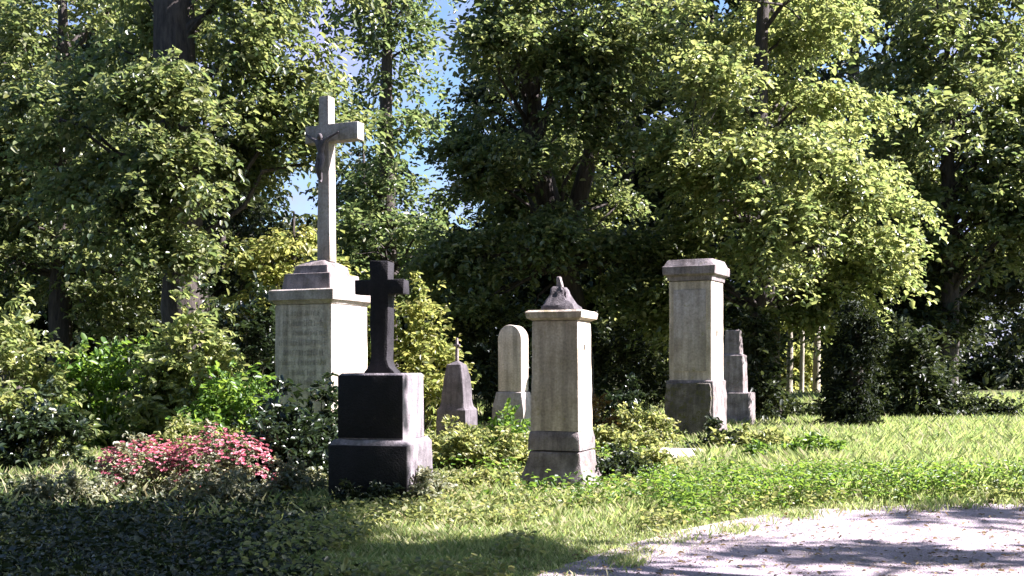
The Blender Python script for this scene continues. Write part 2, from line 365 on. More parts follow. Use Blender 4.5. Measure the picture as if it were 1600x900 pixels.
gn = 90
gx = np.sign(np.linspace(-1, 1, gn))*np.abs(np.linspace(-1, 1, gn))**3*400; gy = gx+12
GX, GY = np.meshgrid(gx, gy); GZ = np.zeros_like(GX)
V = np.stack([GX, GY, GZ], -1).reshape(-1, 3); I = np.arange(gn*gn).reshape(gn, gn)
Fg = np.stack([I[:-1, :-1], I[:-1, 1:], I[1:, 1:], I[1:, :-1]], -1).reshape(-1, 4)
tag(link('ground', mesh_np('ground', V, Fg), M['ground']), 'dark humus ground under the cemetery grass', 'ground', kind='structure')
me = bpy.data.meshes.new('path'); me.from_pydata([(x, y, 0.012) for x, y in PATH], [], [tuple(range(len(PATH)))]); me.update()
tag(link('path', me, M['path']), 'pale gravel path curving across the lower right corner', 'path', kind='structure')

# footprints of stones, kept free of grass
STONES = []

# ------------------------------------------------------------------ monuments
def place(name, label, px, Y, phi, cat='gravestone', foot=0.5, group=None):
    o = empty(name, (X(px, Y), Y, 0), -R(phi)); tag(o, label, cat, group); STONES.append((X(px, Y), Y, foot)); return o

def inscription(parent, w, z0, z1, rows, y, seed, mat='ink'):
    """rows of worn, unreadable incised strokes, a hair proud of the face"""
    rg = random.Random(seed); V, Fc = [], []
    def q(x0, x1, a, b):
        n = len(V); V.extend([(x0, y, a), (x1, y, a), (x1, y, b), (x0, y, b)]); Fc.append((n, n+1, n+2, n+3))
    h = (z1-z0)/rows
    for r in range(rows):
        z = z1-(r+0.5)*h; half = w*rg.uniform(0.24, 0.42); x = -half; hh = h*rg.uniform(0.26, 0.33)
        while x < half:
            wd = rg.uniform(0.012, 0.03)
            if rg.random() < 0.82:
                q(x, x+0.006, z-hh, z+hh*rg.uniform(0.5, 1))
                if rg.random() < 0.6: zz = z+hh*rg.choice((-0.9, 0, 0.7)); q(x+0.007, x+wd, zz, zz+0.006)
            x += wd+0.009
    return tag(link('inscription', pymesh('inscription', V, Fc), M[mat], parent), kind='stuff')

def corpus(parent, z, y, s):
    """crucified figure as one continuous skinned body"""
    pts = [(0, 0, 0), (0, -.01, .16), (0, -.03, .30), (0, -.02, .385), (.02, -.07, .46), (.02, -.075, .53),
           (.10, -.01, .37), (.26, .0, .45), (.40, .03, .52), (.46, .03, .54), (-.10, -.01, .37), (-.26, 0, .45), (-.38, .03, .53), (-.43, .03, .56),
           (.055, -.02, -.05), (.05, -.10, -.27), (.02, -.02, -.50), (.02, -.06, -.56), (-.055, -.02, -.05), (-.04, -.10, -.27), (-.01, -.02, -.50), (-.01, -.06, -.56)]
    ed = [(0, 1), (1, 2), (2, 3), (3, 4), (4, 5), (2, 6), (6, 7), (7, 8), (8, 9), (2, 10), (10, 11), (11, 12), (12, 13), (0, 14), (14, 15), (15, 16), (16, 17), (0, 18), (18, 19), (19, 20), (20, 21)]
    rad = [.085, .075, .095, .04, .055, .045, .05, .035, .026, .028, .05, .035, .026, .028, .065, .05, .03, .028, .065, .05, .03, .028]
    me = bpy.data.meshes.new('corpus'); me.from_pydata([(a*s, y+(b-.09)*s, z+c*s) for a, b, c in pts], ed, []); me.update()
    o = bpy.data.objects.new('corpus', me); C.objects.link(o); me.materials.append(M['slate'])
    md = o.modifiers.new('Skin', 'SKIN'); md.use_smooth_shade = True
    for i, sv in enumerate(me.skin_vertices[0].data): sv.radius = (rad[i]*s, rad[i]*s); sv.use_root = (i == 0)
    sb = o.modifiers.new('Sub', 'SUBSURF'); sb.levels = 2; sb.render_levels = 2
    o.parent = parent; o['label'] = 'dark bronze crucified figure on the cross'
    return o

def cross_mesh(name, z0, z1, zarm, w0, w1, d, half, ah, amp=0.006, seed=0, flare=0.0, left=None):
    """latin cross outline: shaft tapering w0 -> w1, arms of half length half and height ah"""
    wa = w0+(w1-w0)*(zarm-z0)/(z1-z0)
    pts = []
    def side(s, half):
        L = [(w0/2+flare, z0)]
        if flare: L += [(w0/2+flare*0.85, z0+0.03), (w0/2+flare*0.3, z0+0.08), (w0/2, z0+0.16)]
        n = 6
        for i in range(1, n): t = i/n; zz = z0+0.16+(zarm-ah/2-z0-0.16)*t; L.append((w0/2+(wa-w0)/2*t, zz))
        L += [(wa/2, zarm-ah/2), ((wa/2+half)/2, zarm-ah/2), (half, zarm-ah/2), (half, zarm+ah/2), ((wa/2+half)/2, zarm+ah/2), (wa/2, zarm+ah/2), (w1/2, z1)]
        return [(s*x, z) for x, z in L]
    a = side(1, half); b = side(-1, left or half)
    return extrude_outline(name, a+list(reversed(b)), d, 0.012, amp, seed)

def tall_cross_monument(label, px, Y, phi, seed, figure=True, z_extra=0.0):
    k = Y/F
    o = place('cross_monument', label, px, Y, phi, 'monument', 0.9)
    w = 104*k
    zc = Z(478, Y); zt = Z(455, Y)
    link('plinth', loft('plinth', [(-0.1, w*1.22, w*1.22), (0.42, w*1.22, w*1.22), (0.47, w*1.12, w*1.12)], seed=seed), M['weathered'], o)
    ped = link('pedestal', loft('pedestal', [(0.47, w, w), (zc, w*0.985, w*0.985)], seed=seed+1, step=0.12), M['white'], o)
    inscription(ped, w, Z(604, Y), Z(484, Y), 8, -w/2-0.006, seed)
    link('cornice', loft('cornice', [(zc+0.003, w*1.0, w*1.0), (zc+0.06, w*1.07, w*1.07), (zc+0.07, w*1.13, w*1.13), (zt-0.02, w*1.14, w*1.14), (zt, w*1.08, w*1.08)], seed=seed+2, chip=0.02, amp=0.008), M['pale'], o)
    zb = Z(408, Y)
    link('stepped_base', loft('stepped_base', [(zt+0.002, w*0.86, w*0.86), (zt+0.26, w*0.80, w*0.80), (zt+0.275, w*0.62, w*0.62), (zt+0.40, w*0.56, w*0.56), (zb, w*0.30, w*0.30)], seed=seed+3, chip=0.02), M['weathered'], o)
    zt2 = Z(153, Y); za = Z(211, Y)
    cr = link('cross', cross_mesh('cross', zb-0.02, zt2, za, 24*k, 17*k, 19*k, 62*k, 27*k, 0.008, seed, left=34*k), M['pale'], o); cr.location = (9*k, 0, 0)
    if figure: corpus(cr, Z(250, Y), -10*k, 0.74)
    return o

tall_cross_monument('tall stone cross with crucified figure, on a white pedestal behind the black cross', 503, 18.0, 24, 3)

# black cross on two stacked granite blocks
Y = 11.9; k = Y/F
o = place('black_cross_grave', 'black stone cross on two stacked dark granite blocks in the left foreground', 597, Y, 13, 'monument', 0.62)
w1, w2 = 128*k, 105*k; zl = Z(684, Y); zu = Z(583, Y)
link('lower_block', loft('lower_block', [(-0.08, w1*1.02, w1*1.02), (zl-0.05, w1, w1), (zl, w1*0.93, w1*0.93)], 0.02, seed=11, amp=0.010, chip=0.02), M['granite'], o)
ub = link('upper_block', loft('upper_block', [(zl+0.002, w2, w2), (zu-0.02, w2*0.985, w2*0.985), (zu, w2*0.95, w2*0.95)], 0.014, seed=12, amp=0.004), M['granite'], o)
pl = link('upper_front_shade', extrude_outline('upper_front_shade', [(-w2*0.492, zl+0.02), (w2*0.492, zl+0.02), (w2*0.492, zu-0.022), (-w2*0.492, zu-0.022)], 0.02, 0.004, 0), M['black'], ub)  # black sheet over the upper front, its shade put into the colour
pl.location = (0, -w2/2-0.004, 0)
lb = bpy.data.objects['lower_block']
pl = link('lower_front_shade', extrude_outline('lower_front_shade', [(-w1*0.488, 0.05), (w1*0.488, 0.05), (w1*0.488, zl-0.055), (-w1*0.488, zl-0.055)], 0.03, 0.006, 0.002), M['black'], lb)  # same painted shade for the front of the lower block
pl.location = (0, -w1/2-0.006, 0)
link('cross', cross_mesh('cross', zu-0.01, Z(409, Y), Z(449, Y), 27*k, 32*k, 30*k, 40*k, 23*k, 0.012, 4, flare=0.09), M['blackrough'], o)

# central stele
Y = 13.0; k = Y/F
o = place('stele', 'weathered pale stele with dark pointed cap, broken lower base, in the middle of the grass', 878, Y, 21, 'gravestone', 0.6)
w = 77*k; z = lambda py: Z(py, Y)
link('base', loft('base', [(-0.05, w*1.52, w*1.45), (z(752), w*1.42, w*1.36), (z(722), w*1.16, w*1.12), (z(703), w*1.10, w*1.06)], 0.02, seed=21, amp=0.02, chip=0.03), M['weathered'], o)
link('foot_band', loft('foot_band', [(z(701), w*1.10, w*1.07), (z(684), w*1.10, w*1.07), (z(672), w*1.03, w*1.0)], 0.015, seed=22, amp=0.008, chip=0.02), M['weathered'], o)
sh = link('shaft', loft('shaft', [(z(672)+0.002, w*1.02, w*0.98), (z(600), w*0.99, w*0.95), (z(502), w*0.96, w*0.92)], 0.016, seed=23, amp=0.006, chip=0.012), M['cream'], o)
for (dz, mat) in ((z(543), 'hole'),):
    h = link('socket', extrude_outline('socket', [(-0.018, -0.03), (0.018, -0.03), (0.02, 0.03), (-0.016, 0.035)], 0.012, 0.003, 0), M[mat], sh)
    h.location = (w*0.487, -w*0.06, dz); h.rotation_euler = (0, 0, R(90))
link('cornice', loft('cornice', [(z(502)+0.002, w*0.98, w*0.94), (z(498), w*1.16, w*1.12), (z(489), w*1.20, w*1.16), (z(486), w*1.12, w*1.08)], 0.01, seed=24, amp=0.006, chip=0.02), M['cream'], o)
cp = link('cap', loft('cap', [(z(486)+0.002, w*0.76, w*0.72), (z(478), w*0.70, w*0.66), (z(475), w*0.58, w*0.54), (z(465), w*0.44, w*0.40), (z(449), w*0.26, w*0.22)], 0.012, seed=25, amp=0.045, chip=0.07, step=0.03), M['slate'], o)
link('finial', loft('finial', [(z(451), w*0.17, w*0.15), (z(441), w*0.13, w*0.11), (z(432), w*0.10, w*0.09)], 0.01, step=0.03, seed=26, amp=0.02, sub=4), M['weathered'], cp)
for q in (cp, cp.children[0]):
    for v in q.data.vertices: v.co.x += -(v.co.z-z(486))*0.10+0.02*noise.noise(v.co*9)   # the weathered tip leans

# right steles: pale shaft on rough mossy block
def block_stele(label, px, Y, phi, seed):
    k = Y/F; w = 71*k; z = lambda py: Z(py, Y)
    o = place('capped_stele', label, px, Y, phi, 'gravestone', 0.75)
    link('rough_block', loft('rough_block', [(-0.1, w*1.12, w*1.10), (z(640), w*1.11, w*1.09), (z(594), w*1.07, w*1.05)], 0.03, seed=seed, amp=0.02, chip=0.03), M['weathered'], o)
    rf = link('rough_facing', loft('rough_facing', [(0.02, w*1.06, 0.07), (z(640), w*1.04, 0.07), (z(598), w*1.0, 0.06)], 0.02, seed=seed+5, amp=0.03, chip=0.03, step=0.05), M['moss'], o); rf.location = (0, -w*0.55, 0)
    s = link('shaft', loft('shaft', [(z(594)+0.002, w*0.98, w*0.96), (z(590), w*0.96, w*0.94), (z(441), w*0.95, w*0.93)], 0.018, seed=seed+1, amp=0.006, step=0.1, chip=0.012), M['cream'], o)
    h = link('socket', extrude_outline('socket', [(-0.03, -0.06), (0.03, -0.05), (0.034, 0.05), (-0.026, 0.06)], 0.012, 0.003, 0), M['hole'], s); h.location = (w*0.478, -w*0.05, z(521)); h.rotation_euler = (0, 0, R(90))
    pn = link('panel', extrude_outline('panel', [(-w*0.36, z(580)), (w*0.36, z(580)), (w*0.36, z(455)), (-w*0.36, z(455))], 0.03, 0.01, 0.002, seed), M['pale'], s); pn.location = (0, -w*0.474, 0)
    link('cap_stone', loft('cap_stone', [(z(441)+0.002, w*1.0, w*0.98), (z(434), w*1.02, w*1.0), (z(431), w*1.17, w*1.15), (z(419), w*1.18, w*1.16), (z(417), w*1.11, w*1.09), (z(408), w*1.0, w*0.98)], 0.008, seed=seed+2, amp=0.010, chip=0.03), M['weathered'], o)
    return o
block_stele('tall pale stele with flat cap on a rough mossy block, right of the middle', 1088, 20.0, 27, 31)

# stone behind the right stele
Y = 24.0; k = Y/F; z = lambda py: Z(py, Y)
o = place('small_stele', 'narrow grey gravestone half hidden behind the tall capped stele', 1146, Y, 24, 'gravestone', 0.6)
link('base', loft('base', [(-0.1, 60*k, 50*k), (z(613), 58*k, 48*k)], 0.02, seed=51, chip=0.02), M['weathered'], o)
link('shaft', loft('shaft', [(z(613)+0.002, 38*k, 34*k), (z(556), 36*k, 32*k), (z(553), 26*k, 24*k), (z(516), 22*k, 20*k)], 0.02, seed=52, chip=0.02), M['weathered'], o)

# rounded white gravestone behind the central stele
Y = 20.0; k = Y/F; z = lambda py: Z(py, Y)
o = place('rounded_gravestone', 'white round topped gravestone just left of the middle stele', 802, Y, 24, 'gravestone', 0.5)
hw = 20*k; arc = [(hw*math.cos(R(a)), z(530)+(z(508)-z(530))*math.sin(R(a))) for a in range(0, 181, 15)]
link('headstone', extrude_outline('headstone', [(hw*1.0, z(612))]+arc+[(-hw*1.0, z(612))], 30*k, 0.02, 0.006, 3), M['white'], o)
link('base', loft('base', [(-0.1, 56*k, 46*k), (z(640), 54*k, 44*k), (z(618), 46*k, 38*k), (z(612)-0.002, 44*k, 36*k)], 0.02, seed=54, chip=0.02), M['pale'], o)

# small obelisk
Y = 19.0; k = Y/F; z = lambda py: Z(py, Y)
o = place('obelisk', 'small dark obelisk topped by a thin cross, right of the black cross blocks', 714, Y, 22, 'gravestone', 0.5)
link('shaft', loft('shaft', [(-0.1, 52*k, 50*k), (z(640), 50*k, 46*k), (z(635), 41*k, 38*k), (z(590), 33*k, 31*k), (z(570), 25*k, 23*k), (z(564), 8*k, 8*k)], 0.015, seed=61, amp=0.01, chip=0.02), M['slate'], o)
link('cross', cross_mesh('cross', z(567), z(528), z(540), 5*k, 3.5*k, 5*k, 5.5*k, 4*k, 0.004, 5), M['weathered'], o)

# low lit slab in the grass and a low stone far behind
Y = 16.5; k = Y/F
o = loft('grave_slab', [(-0.05, 86*k, 0.95), (0.16, 84*k, 0.92), (0.23, 74*k, 0.8)], 0.03, seed=71, amp=0.015, chip=0.03)
o = link('grave_slab', o, M['white']); o.location = (X(1056, Y), Y, 0); o.rotation_euler = (R(5), 0, -R(16)); STONES.append((o.location.x, Y, 0.55))
tag(o, 'low pale slab lying in the grass before the tall capped stele', 'grave slab')
Y = 40.0; k = Y/F
o = loft('far_gravestone', [(-0.1, 16*k, 12*k), (Z(558, Y), 13*k, 10*k)], 0.04, seed=83)
o = link('far_gravestone', o, M['white']); o.location = (X(1311, Y), Y, 0); o.rotation_euler.z = -R(30)
tag(o, 'far small white gravestone beside the thin pale trunks', 'gravestone')

# ------------------------------------------------------------------ trees
def at(px, Y): return (X(px, Y), Y, 0)
# right maple, hanging sunlit sprays
Y = 27.0
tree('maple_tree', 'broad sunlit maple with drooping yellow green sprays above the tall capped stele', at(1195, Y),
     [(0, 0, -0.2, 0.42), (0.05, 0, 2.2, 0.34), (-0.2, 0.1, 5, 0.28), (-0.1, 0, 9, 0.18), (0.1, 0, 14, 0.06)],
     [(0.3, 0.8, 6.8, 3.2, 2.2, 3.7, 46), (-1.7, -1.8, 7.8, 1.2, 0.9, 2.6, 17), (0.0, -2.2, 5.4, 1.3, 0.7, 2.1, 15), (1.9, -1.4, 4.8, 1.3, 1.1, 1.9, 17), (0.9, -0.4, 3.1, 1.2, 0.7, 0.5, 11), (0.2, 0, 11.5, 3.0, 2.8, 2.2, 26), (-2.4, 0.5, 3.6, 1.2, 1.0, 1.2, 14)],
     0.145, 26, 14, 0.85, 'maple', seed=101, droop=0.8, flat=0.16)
# central leaning tree
Y = 28.0
tree('lime_tree', 'large dark lime tree with leaning forked trunk behind the middle stele', at(905, Y),
     [(0, 0, -0.2, 0.46), (-0.12, 0, 2.6, 0.40), (-0.5, 0, 4.6, 0.35), (-1.15, 0, 7.2, 0.29), (-1.35, 0, 10, 0.18), (-1.2, 0, 15, 0.06)],
     [(-0.5, 2.2, 6.2, 2.3, 1.0, 2.4, 36), (-2.3, -0.3, 6.9, 0.8, 1.0, 1.6, 16), (-0.4, -0.8, 10.2, 2.6, 2.2, 1.9, 50), (1.3, -0.2, 4.3, 1.4, 1.4, 1.3, 20), (-2.3, -0.6, 3.8, 1.4, 1.3, 1.4, 24), (0.2, -1.8, 8.0, 0.9, 0.5, 0.6, 9), (-0.7, -1.5, 5.0, 0.8, 0.5, 0.8, 9), (-1.3, -1.7, 6.9, 0.4, 0.4, 0.5, 3), (0.5, -1.6, 7.3, 0.4, 0.4, 0.4, 3), (-0.6, -2.2, 9.4, 2.2, 0.8, 0.9, 18)],
     0.14, 26, 13, 0.85, 'midgreen', seed=102, droop=0.6, flat=0.25, forks=[[(-0.42, 0, 4.2, 0.26), (-0.1, -0.1, 5.6, 0.24), (0.35, -0.1, 7.2, 0.2), (0.6, 0, 9.4, 0.14), (0.8, 0, 12, 0.05)]])
# left near tree
Y = 23.0
tree('old_lime_tree', 'old tree with thick dark trunk at the upper left of the tall crucifix', at(272, Y),
     [(0.3, 0, -0.2, 0.5), (0.25, 0, 2.6, 0.45), (0.1, 0, 5.5, 0.44), (0, 0, 9, 0.42), (0, 0, 14, 0.15)],
     [(1.3, 0.2, 6.8, 1.2, 1.2, 1.4, 20), (2.6, 0.5, 7.0, 1.2, 1.0, 1.6, 13), (1.5, -0.3, 8.7, 0.7, 0.7, 0.9, 9), (0.9, 1.2, 10.0, 3.2, 2.0, 2.0, 32), (-2.0, 0.4, 6.5, 1.5, 1.5, 2.4, 24), (0.15, -1.3, 5.0, 1.0, 0.5, 1.7, 26), (0.1, -1.3, 7.0, 0.9, 0.4, 0.5, 12)],
     0.135, 24, 13, 0.75, 'midgreen', seed=103, droop=0.6)
# dark tree behind the crucifix to the right
Y = 33.0
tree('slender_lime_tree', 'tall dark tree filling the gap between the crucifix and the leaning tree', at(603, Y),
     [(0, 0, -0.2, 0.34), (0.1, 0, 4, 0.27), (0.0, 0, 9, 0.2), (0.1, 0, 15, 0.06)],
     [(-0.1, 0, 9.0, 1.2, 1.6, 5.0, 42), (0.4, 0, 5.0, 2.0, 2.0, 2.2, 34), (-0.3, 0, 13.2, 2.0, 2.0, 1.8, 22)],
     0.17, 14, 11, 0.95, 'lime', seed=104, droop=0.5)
Y = 24.3
tree('young_maple_tree', 'yellow green young tree directly behind the tall crucifix shaft', at(452, Y),
     [(0, 0, -0.2, 0.12), (0.05, 0, 1.6, 0.1), (0.1, 0, 3.6, 0.06), (0.1, 0, 5, 0.02)],
     [(0.0, 0, 3.2, 1.25, 1.2, 1.6, 46)], 0.13, 10, 11, 0.65, 'yellow', seed=105, droop=0.4, limb_r=0.05)
Y = 27.5
tree('dark_yew_tree', 'dense dark tree left of the yellow green young tree', at(345, Y),
     [(0, 0, -0.2, 0.2), (0, 0, 3, 0.15), (0.05, 0, 7, 0.03)],
     [(0, 0, 4.3, 1.3, 1.3, 2.4, 52)], 0.13, 11, 12, 0.6, 'wood', seed=106, droop=0.2)
Y = 30.0
tree('left_edge_tree', 'leafy green tree at the left edge', at(95, Y),
     [(0, 0, -0.2, 0.35), (0, 0, 4, 0.28), (0.1, 0, 9, 0.2), (0, 0, 14, 0.05)],
     [(-0.6, 0, 9.6, 3.4, 2.4, 4.0, 110), (-1.5, 0, 5, 2.0, 2, 2.4, 46), (1.6, 0.3, 4.4, 1.5, 1.6, 2.0, 40)], 0.16, 16, 12, 0.95, 'midgreen', seed=107)
Y = 38.0
tree('right_edge_tree', 'shaded leafy tree whose crown closes the right side of the view', at(1480, Y),
     [(0, 0, -0.2, 0.4), (0.1, 0, 3.5, 0.32), (0, 0, 9, 0.22), (0, 0, 14, 0.05)],
     [(-0.2, 0, 9.2, 3.8, 3, 4.8, 100), (2.6, -1.0, 8.2, 2.4, 2.0, 3.6, 60), (0, 0, 15, 3.8, 3, 2.2, 40)], 0.22, 15, 12, 1.0, 'midgreen', seed=108, droop=0.7)
# dark columnar evergreen at the right
Y = 23.0
tree('columnar_yew', 'dark columnar evergreen standing in the grass at the right', at(1338, Y),
     [(0, 0, -0.2, 0.2), (0, 0, 1.2, 0.15), (0.05, 0, 2.6, 0.03)],
     [(0, 0, 1.6, 0.40, 0.40, 1.5, 50), (-0.1, 0, 0.6, 0.5, 0.45, 0.6, 24)], 0.10, 16, 12, 0.34, 'yew', seed=109, droop=0.2, flat=0.8, aspect=0.35, limb_r=0.03)

# thin pale trunks far right
Y = 44.0
for i, (px, dy, lb, r) in enumerate([(1233, 0, 'leftmost of three thin pale trunks in the sunny clearing', 0.13), (1252, 5, 'middle and dimmest of three thin trunks in the sunny clearing', 0.11), (1275, 1, 'rightmost and brightest of three thin pale trunks in the sunny clearing', 0.16)]):
    tree('slim_birch', lb, at(px, Y+dy), [(0, 0, -0.1, r), (0.05, 0, 2.4, r*0.9), (0.0, 0, 5, r*0.7), (0.1, 0, 9, 0.03)],
         [(0, 0, 7, 1.4, 1.4, 2.2, 22)], 0.2, 8, 9, 0.8, 'wood', 'barkpale', seed=120+i, group='slim pale trunks in the clearing', limb_r=0.05)

# the wood behind
Gp = 'dark trees of the wood behind'
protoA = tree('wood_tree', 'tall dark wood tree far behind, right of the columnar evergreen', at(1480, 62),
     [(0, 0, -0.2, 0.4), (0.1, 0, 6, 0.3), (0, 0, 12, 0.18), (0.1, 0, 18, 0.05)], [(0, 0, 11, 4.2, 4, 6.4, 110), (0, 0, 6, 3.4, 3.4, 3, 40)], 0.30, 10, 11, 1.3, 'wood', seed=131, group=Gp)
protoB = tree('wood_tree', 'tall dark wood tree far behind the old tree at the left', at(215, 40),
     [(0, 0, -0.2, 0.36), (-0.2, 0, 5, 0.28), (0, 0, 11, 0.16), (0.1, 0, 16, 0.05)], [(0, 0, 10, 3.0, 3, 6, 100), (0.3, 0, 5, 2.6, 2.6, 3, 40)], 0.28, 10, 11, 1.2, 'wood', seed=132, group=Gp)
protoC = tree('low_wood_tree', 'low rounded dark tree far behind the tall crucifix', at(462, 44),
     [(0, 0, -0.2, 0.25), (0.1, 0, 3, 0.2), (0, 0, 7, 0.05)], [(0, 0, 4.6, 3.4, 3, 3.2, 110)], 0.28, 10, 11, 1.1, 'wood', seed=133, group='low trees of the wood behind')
far = [(protoA, 1110, 44, 1.0, 1.1, 'far dark tree behind the maple, above the tall capped stele'),
       (protoA, 860, 48, 2.2, 1.0, 'far dark tree behind the leaning forked trunk'),
       (protoB, 985, 40, 0.6, 1.0, 'far dark tree between the leaning tree and the maple'),
       (protoB, 570, 52, 3.0, 0.8, 'far tree right of the crucifix, behind the slender dark tree'),
       (protoA, 1640, 57, 4.0, 1.15, 'far tree at the right edge of the view'),
       (protoB, 20, 44, 5.0, 1.1, 'far tree at the left edge of the view'),
       (protoA, 320, 58, 5.5, 1.0, 'farthest tree seen through the old tree at the upper left'),
       (protoC, 700, 44, 1.2, 1.0, 'low far tree under the patch of blue sky in the middle'),
       (protoC, 345, 46, 2.5, 0.9, 'low far tree behind the dense dark yew'),
       (protoC, 900, 40, 3.7, 0.8, 'low far tree behind the middle stele'),
       (protoC, 1050, 38, 4.4, 0.75, 'low far tree just left of the tall capped stele'),
       (protoC, 1118, 37, 0.4, 0.6, 'low far tree hidden mostly behind the tall capped stele'),
       (protoC, 1400, 40, 5.2, 0.8, 'low far tree right of the columnar evergreen'),
       (protoC, 150, 38, 0.9, 0.8, 'low far tree behind the left flower bed'),
       (protoC, 600, 40, 1.9, 0.8, 'low far tree behind the black cross'),
       (protoC, 1235, 66, 2.9, 1.0, 'farthest low tree closing the sunny clearing'),
       (protoA, 1335, 66, 1.9, 1.6, 'farthest tall tree above the columnar evergreen'),
       (protoC, 1310, 58, 3.9, 0.9, 'far low tree right of the thin pale trunks')]
for i, (x, y_) in enumerate([(-17, -6), (-11, -9), (-5, -10), (1, -11), (7, -10), (12, -13), (-14, -15), (-2, -18), (6, -19), (-19, 3), (-8, -5)]):   # the wood goes on behind the viewer
    copy_tree((protoA, protoB)[i % 2], (x, y_, 0), i*1.3, 1.0, 'tall dark wood tree behind the viewer')
for (p, px, Yf, rz, sc, lb) in far: copy_tree(p, at(px, Yf), rz, sc, lb)
# far-off mass of undergrowth
rg = np.random.default_rng(77)
n = 260; cx = rg.uniform(-52, 52, n); cy = 76+rg.uniform(-4, 8, n)+np.abs(cx)*0.05; cz = rg.uniform(0.3, 6.0, n)**1.0
Vv, Ff = sprays(np.stack([cx, cy, cz], 1), rg.normal(0, 1, (n, 3)), rg, 12, 12, 2.4, 0.55, 0.6, 0.4, 0.6)
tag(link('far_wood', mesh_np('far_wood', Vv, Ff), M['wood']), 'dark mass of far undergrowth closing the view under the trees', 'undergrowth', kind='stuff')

# tree out of frame at the right whose boughs shade the foreground
def over(tx, ty, zz): q = Vector((tx, ty, 0))+SUN*(zz/SUN.z); return (q.x, q.y, q.z)
TB = (9.8, 5.6)
rg = np.random.default_rng(55); ex = []
for (x0, x1, y0, y1, n) in [(-7.5, -1.6, 7.2, 10.9, 115), (-7.0, -3.4, 10.7, 11.2, 12), (-2.1, -1.2, 7.2, 8.8, 12), (-0.9, 0.1, 8.0, 8.75, 10), (1.9, 3.6, 8.4, 8.9, 6), (3.5, 5.0, 10.6, 11.2, 4), (5, 7, 8.2, 9.4, 3), (-1.5, 3, 5, 7.4, 20)]:
    for i in range(n):
        q = over(rg.uniform(x0, x1)+rg.normal(0, 0.22), rg.uniform(y0, y1)+rg.normal(0, 0.16), rg.uniform(7.0, 10.0)); ex.append((q[0]-TB[0], q[1]-TB[1], q[2]))
tree('unseen_tree', 'big tree beyond the right edge whose boughs shade the foreground', (*TB, 0),
     [(0, 0, -0.2, 0.45), (0, 0, 3, 0.36), (-0.2, 0.2, 6, 0.3), (-0.4, 0.4, 9, 0.18), (-0.4, 0.4, 12, 0.06)], [(1.0, -2.0, 8.5, 1.8, 1.5, 1.5, 10)], 0.17, 10, 11, 0.62, 'lime', seed=140, extra=ex, droop=0.3)

tree('unseen_tree', 'unseen tree added beyond the left edge to dim the foreground', (-9.5, 4.0, 0),  # added crown out of view, blocks sky light over the left foreground
     [(0, 0, -0.2, 0.45), (0, 0, 3, 0.36), (0.4, 0.2, 6, 0.3), (0.8, 0.4, 9, 0.18), (0.8, 0.4, 12, 0.06)], [(4.5, 1.0, 8.6, 4.5, 3.8, 1.6, 90)], 0.2, 11, 11, 0.8, 'lime', seed=141)
tree('unseen_tree', 'unseen spreading tree added behind the viewer to darken the stone fronts', (3.2, -1.5, 0),  # added canopy out of view, cuts the sky light reaching the stones
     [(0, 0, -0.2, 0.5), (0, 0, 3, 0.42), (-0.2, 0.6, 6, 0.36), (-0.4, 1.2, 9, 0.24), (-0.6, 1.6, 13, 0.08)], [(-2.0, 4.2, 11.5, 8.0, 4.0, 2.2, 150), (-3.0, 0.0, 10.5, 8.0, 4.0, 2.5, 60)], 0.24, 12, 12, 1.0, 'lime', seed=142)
# ------------------------------------------------------------------ shrubs and bedding
def sh(name, lb, px, Y, r, n, leaf, mat, seed, **kw): return bush(name, lb, at(px, Y), r, n, leaf, mat, seed, **kw)
sh('laurel_bush', 'dark glossy laurel bush right before the white crucifix pedestal', 465, 14.4, (0.66, 0.5, 1.32), 80, 0.10, 'laurel', 201, cl=0.24)
sh('laurel_bush', 'dark glossy bush at the left foot of the black cross blocks', 448, 13.3, (0.58, 0.4, 0.86), 60, 0.09, 'laurel', 202, cl=0.2)
sh('green_bush', 'fresh green rounded bush left of the white crucifix pedestal', 360, 16.5, (0.75, 0.6, 1.5), 70, 0.10, 'fresh', 203, cl=0.28)
sh('tall_bush', 'tall pale leaved bush above the flower bed, left of the pedestal', 300, 19.0, (0.9, 0.8, 2.9), 90, 0.13, 'maple', 204, cl=0.4)
sh('tall_bush', 'tall dark bush between the pale leaved bush and the pedestal', 380, 20.5, (0.75, 0.7, 3.0), 80, 0.12, 'laurel', 205, cl=0.36)
sh('tall_bush', 'sunny yellow green bush right behind the arms of the black cross', 650, 23.4, (1.0, 0.7, 3.2), 90, 0.13, 'yellow', 206, cl=0.42)
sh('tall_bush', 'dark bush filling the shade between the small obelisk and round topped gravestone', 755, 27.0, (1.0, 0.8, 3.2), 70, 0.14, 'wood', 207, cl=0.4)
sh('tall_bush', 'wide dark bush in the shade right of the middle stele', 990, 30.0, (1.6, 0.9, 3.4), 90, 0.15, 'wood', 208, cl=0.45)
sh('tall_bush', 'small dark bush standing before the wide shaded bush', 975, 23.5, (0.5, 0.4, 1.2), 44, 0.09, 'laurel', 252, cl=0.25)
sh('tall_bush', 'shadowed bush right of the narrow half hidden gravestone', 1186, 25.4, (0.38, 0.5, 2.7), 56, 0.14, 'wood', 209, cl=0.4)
sh('tall_bush', 'green bush behind the left flower mound', 165, 19.5, (1.1, 0.8, 1.9), 80, 0.12, 'fresh', 210, cl=0.34)
sh('tall_bush', 'dark glossy bush behind the left pink mound', 60, 15.5, (0.75, 0.5, 1.0), 50, 0.10, 'laurel', 211, cl=0.24)
sh('clearing_bush', 'sunny yellow green bush in the clearing behind the leftmost thin trunk', 1222, 52.0, (1.6, 1.2, 3.0), 60, 0.28, 'yellow', 212, cl=0.6)
sh('tall_bush', 'shaded bush near the right edge behind the grass', 1410, 28.5, (1.5, 0.9, 2.6), 90, 0.15, 'wood', 213, cl=0.42)
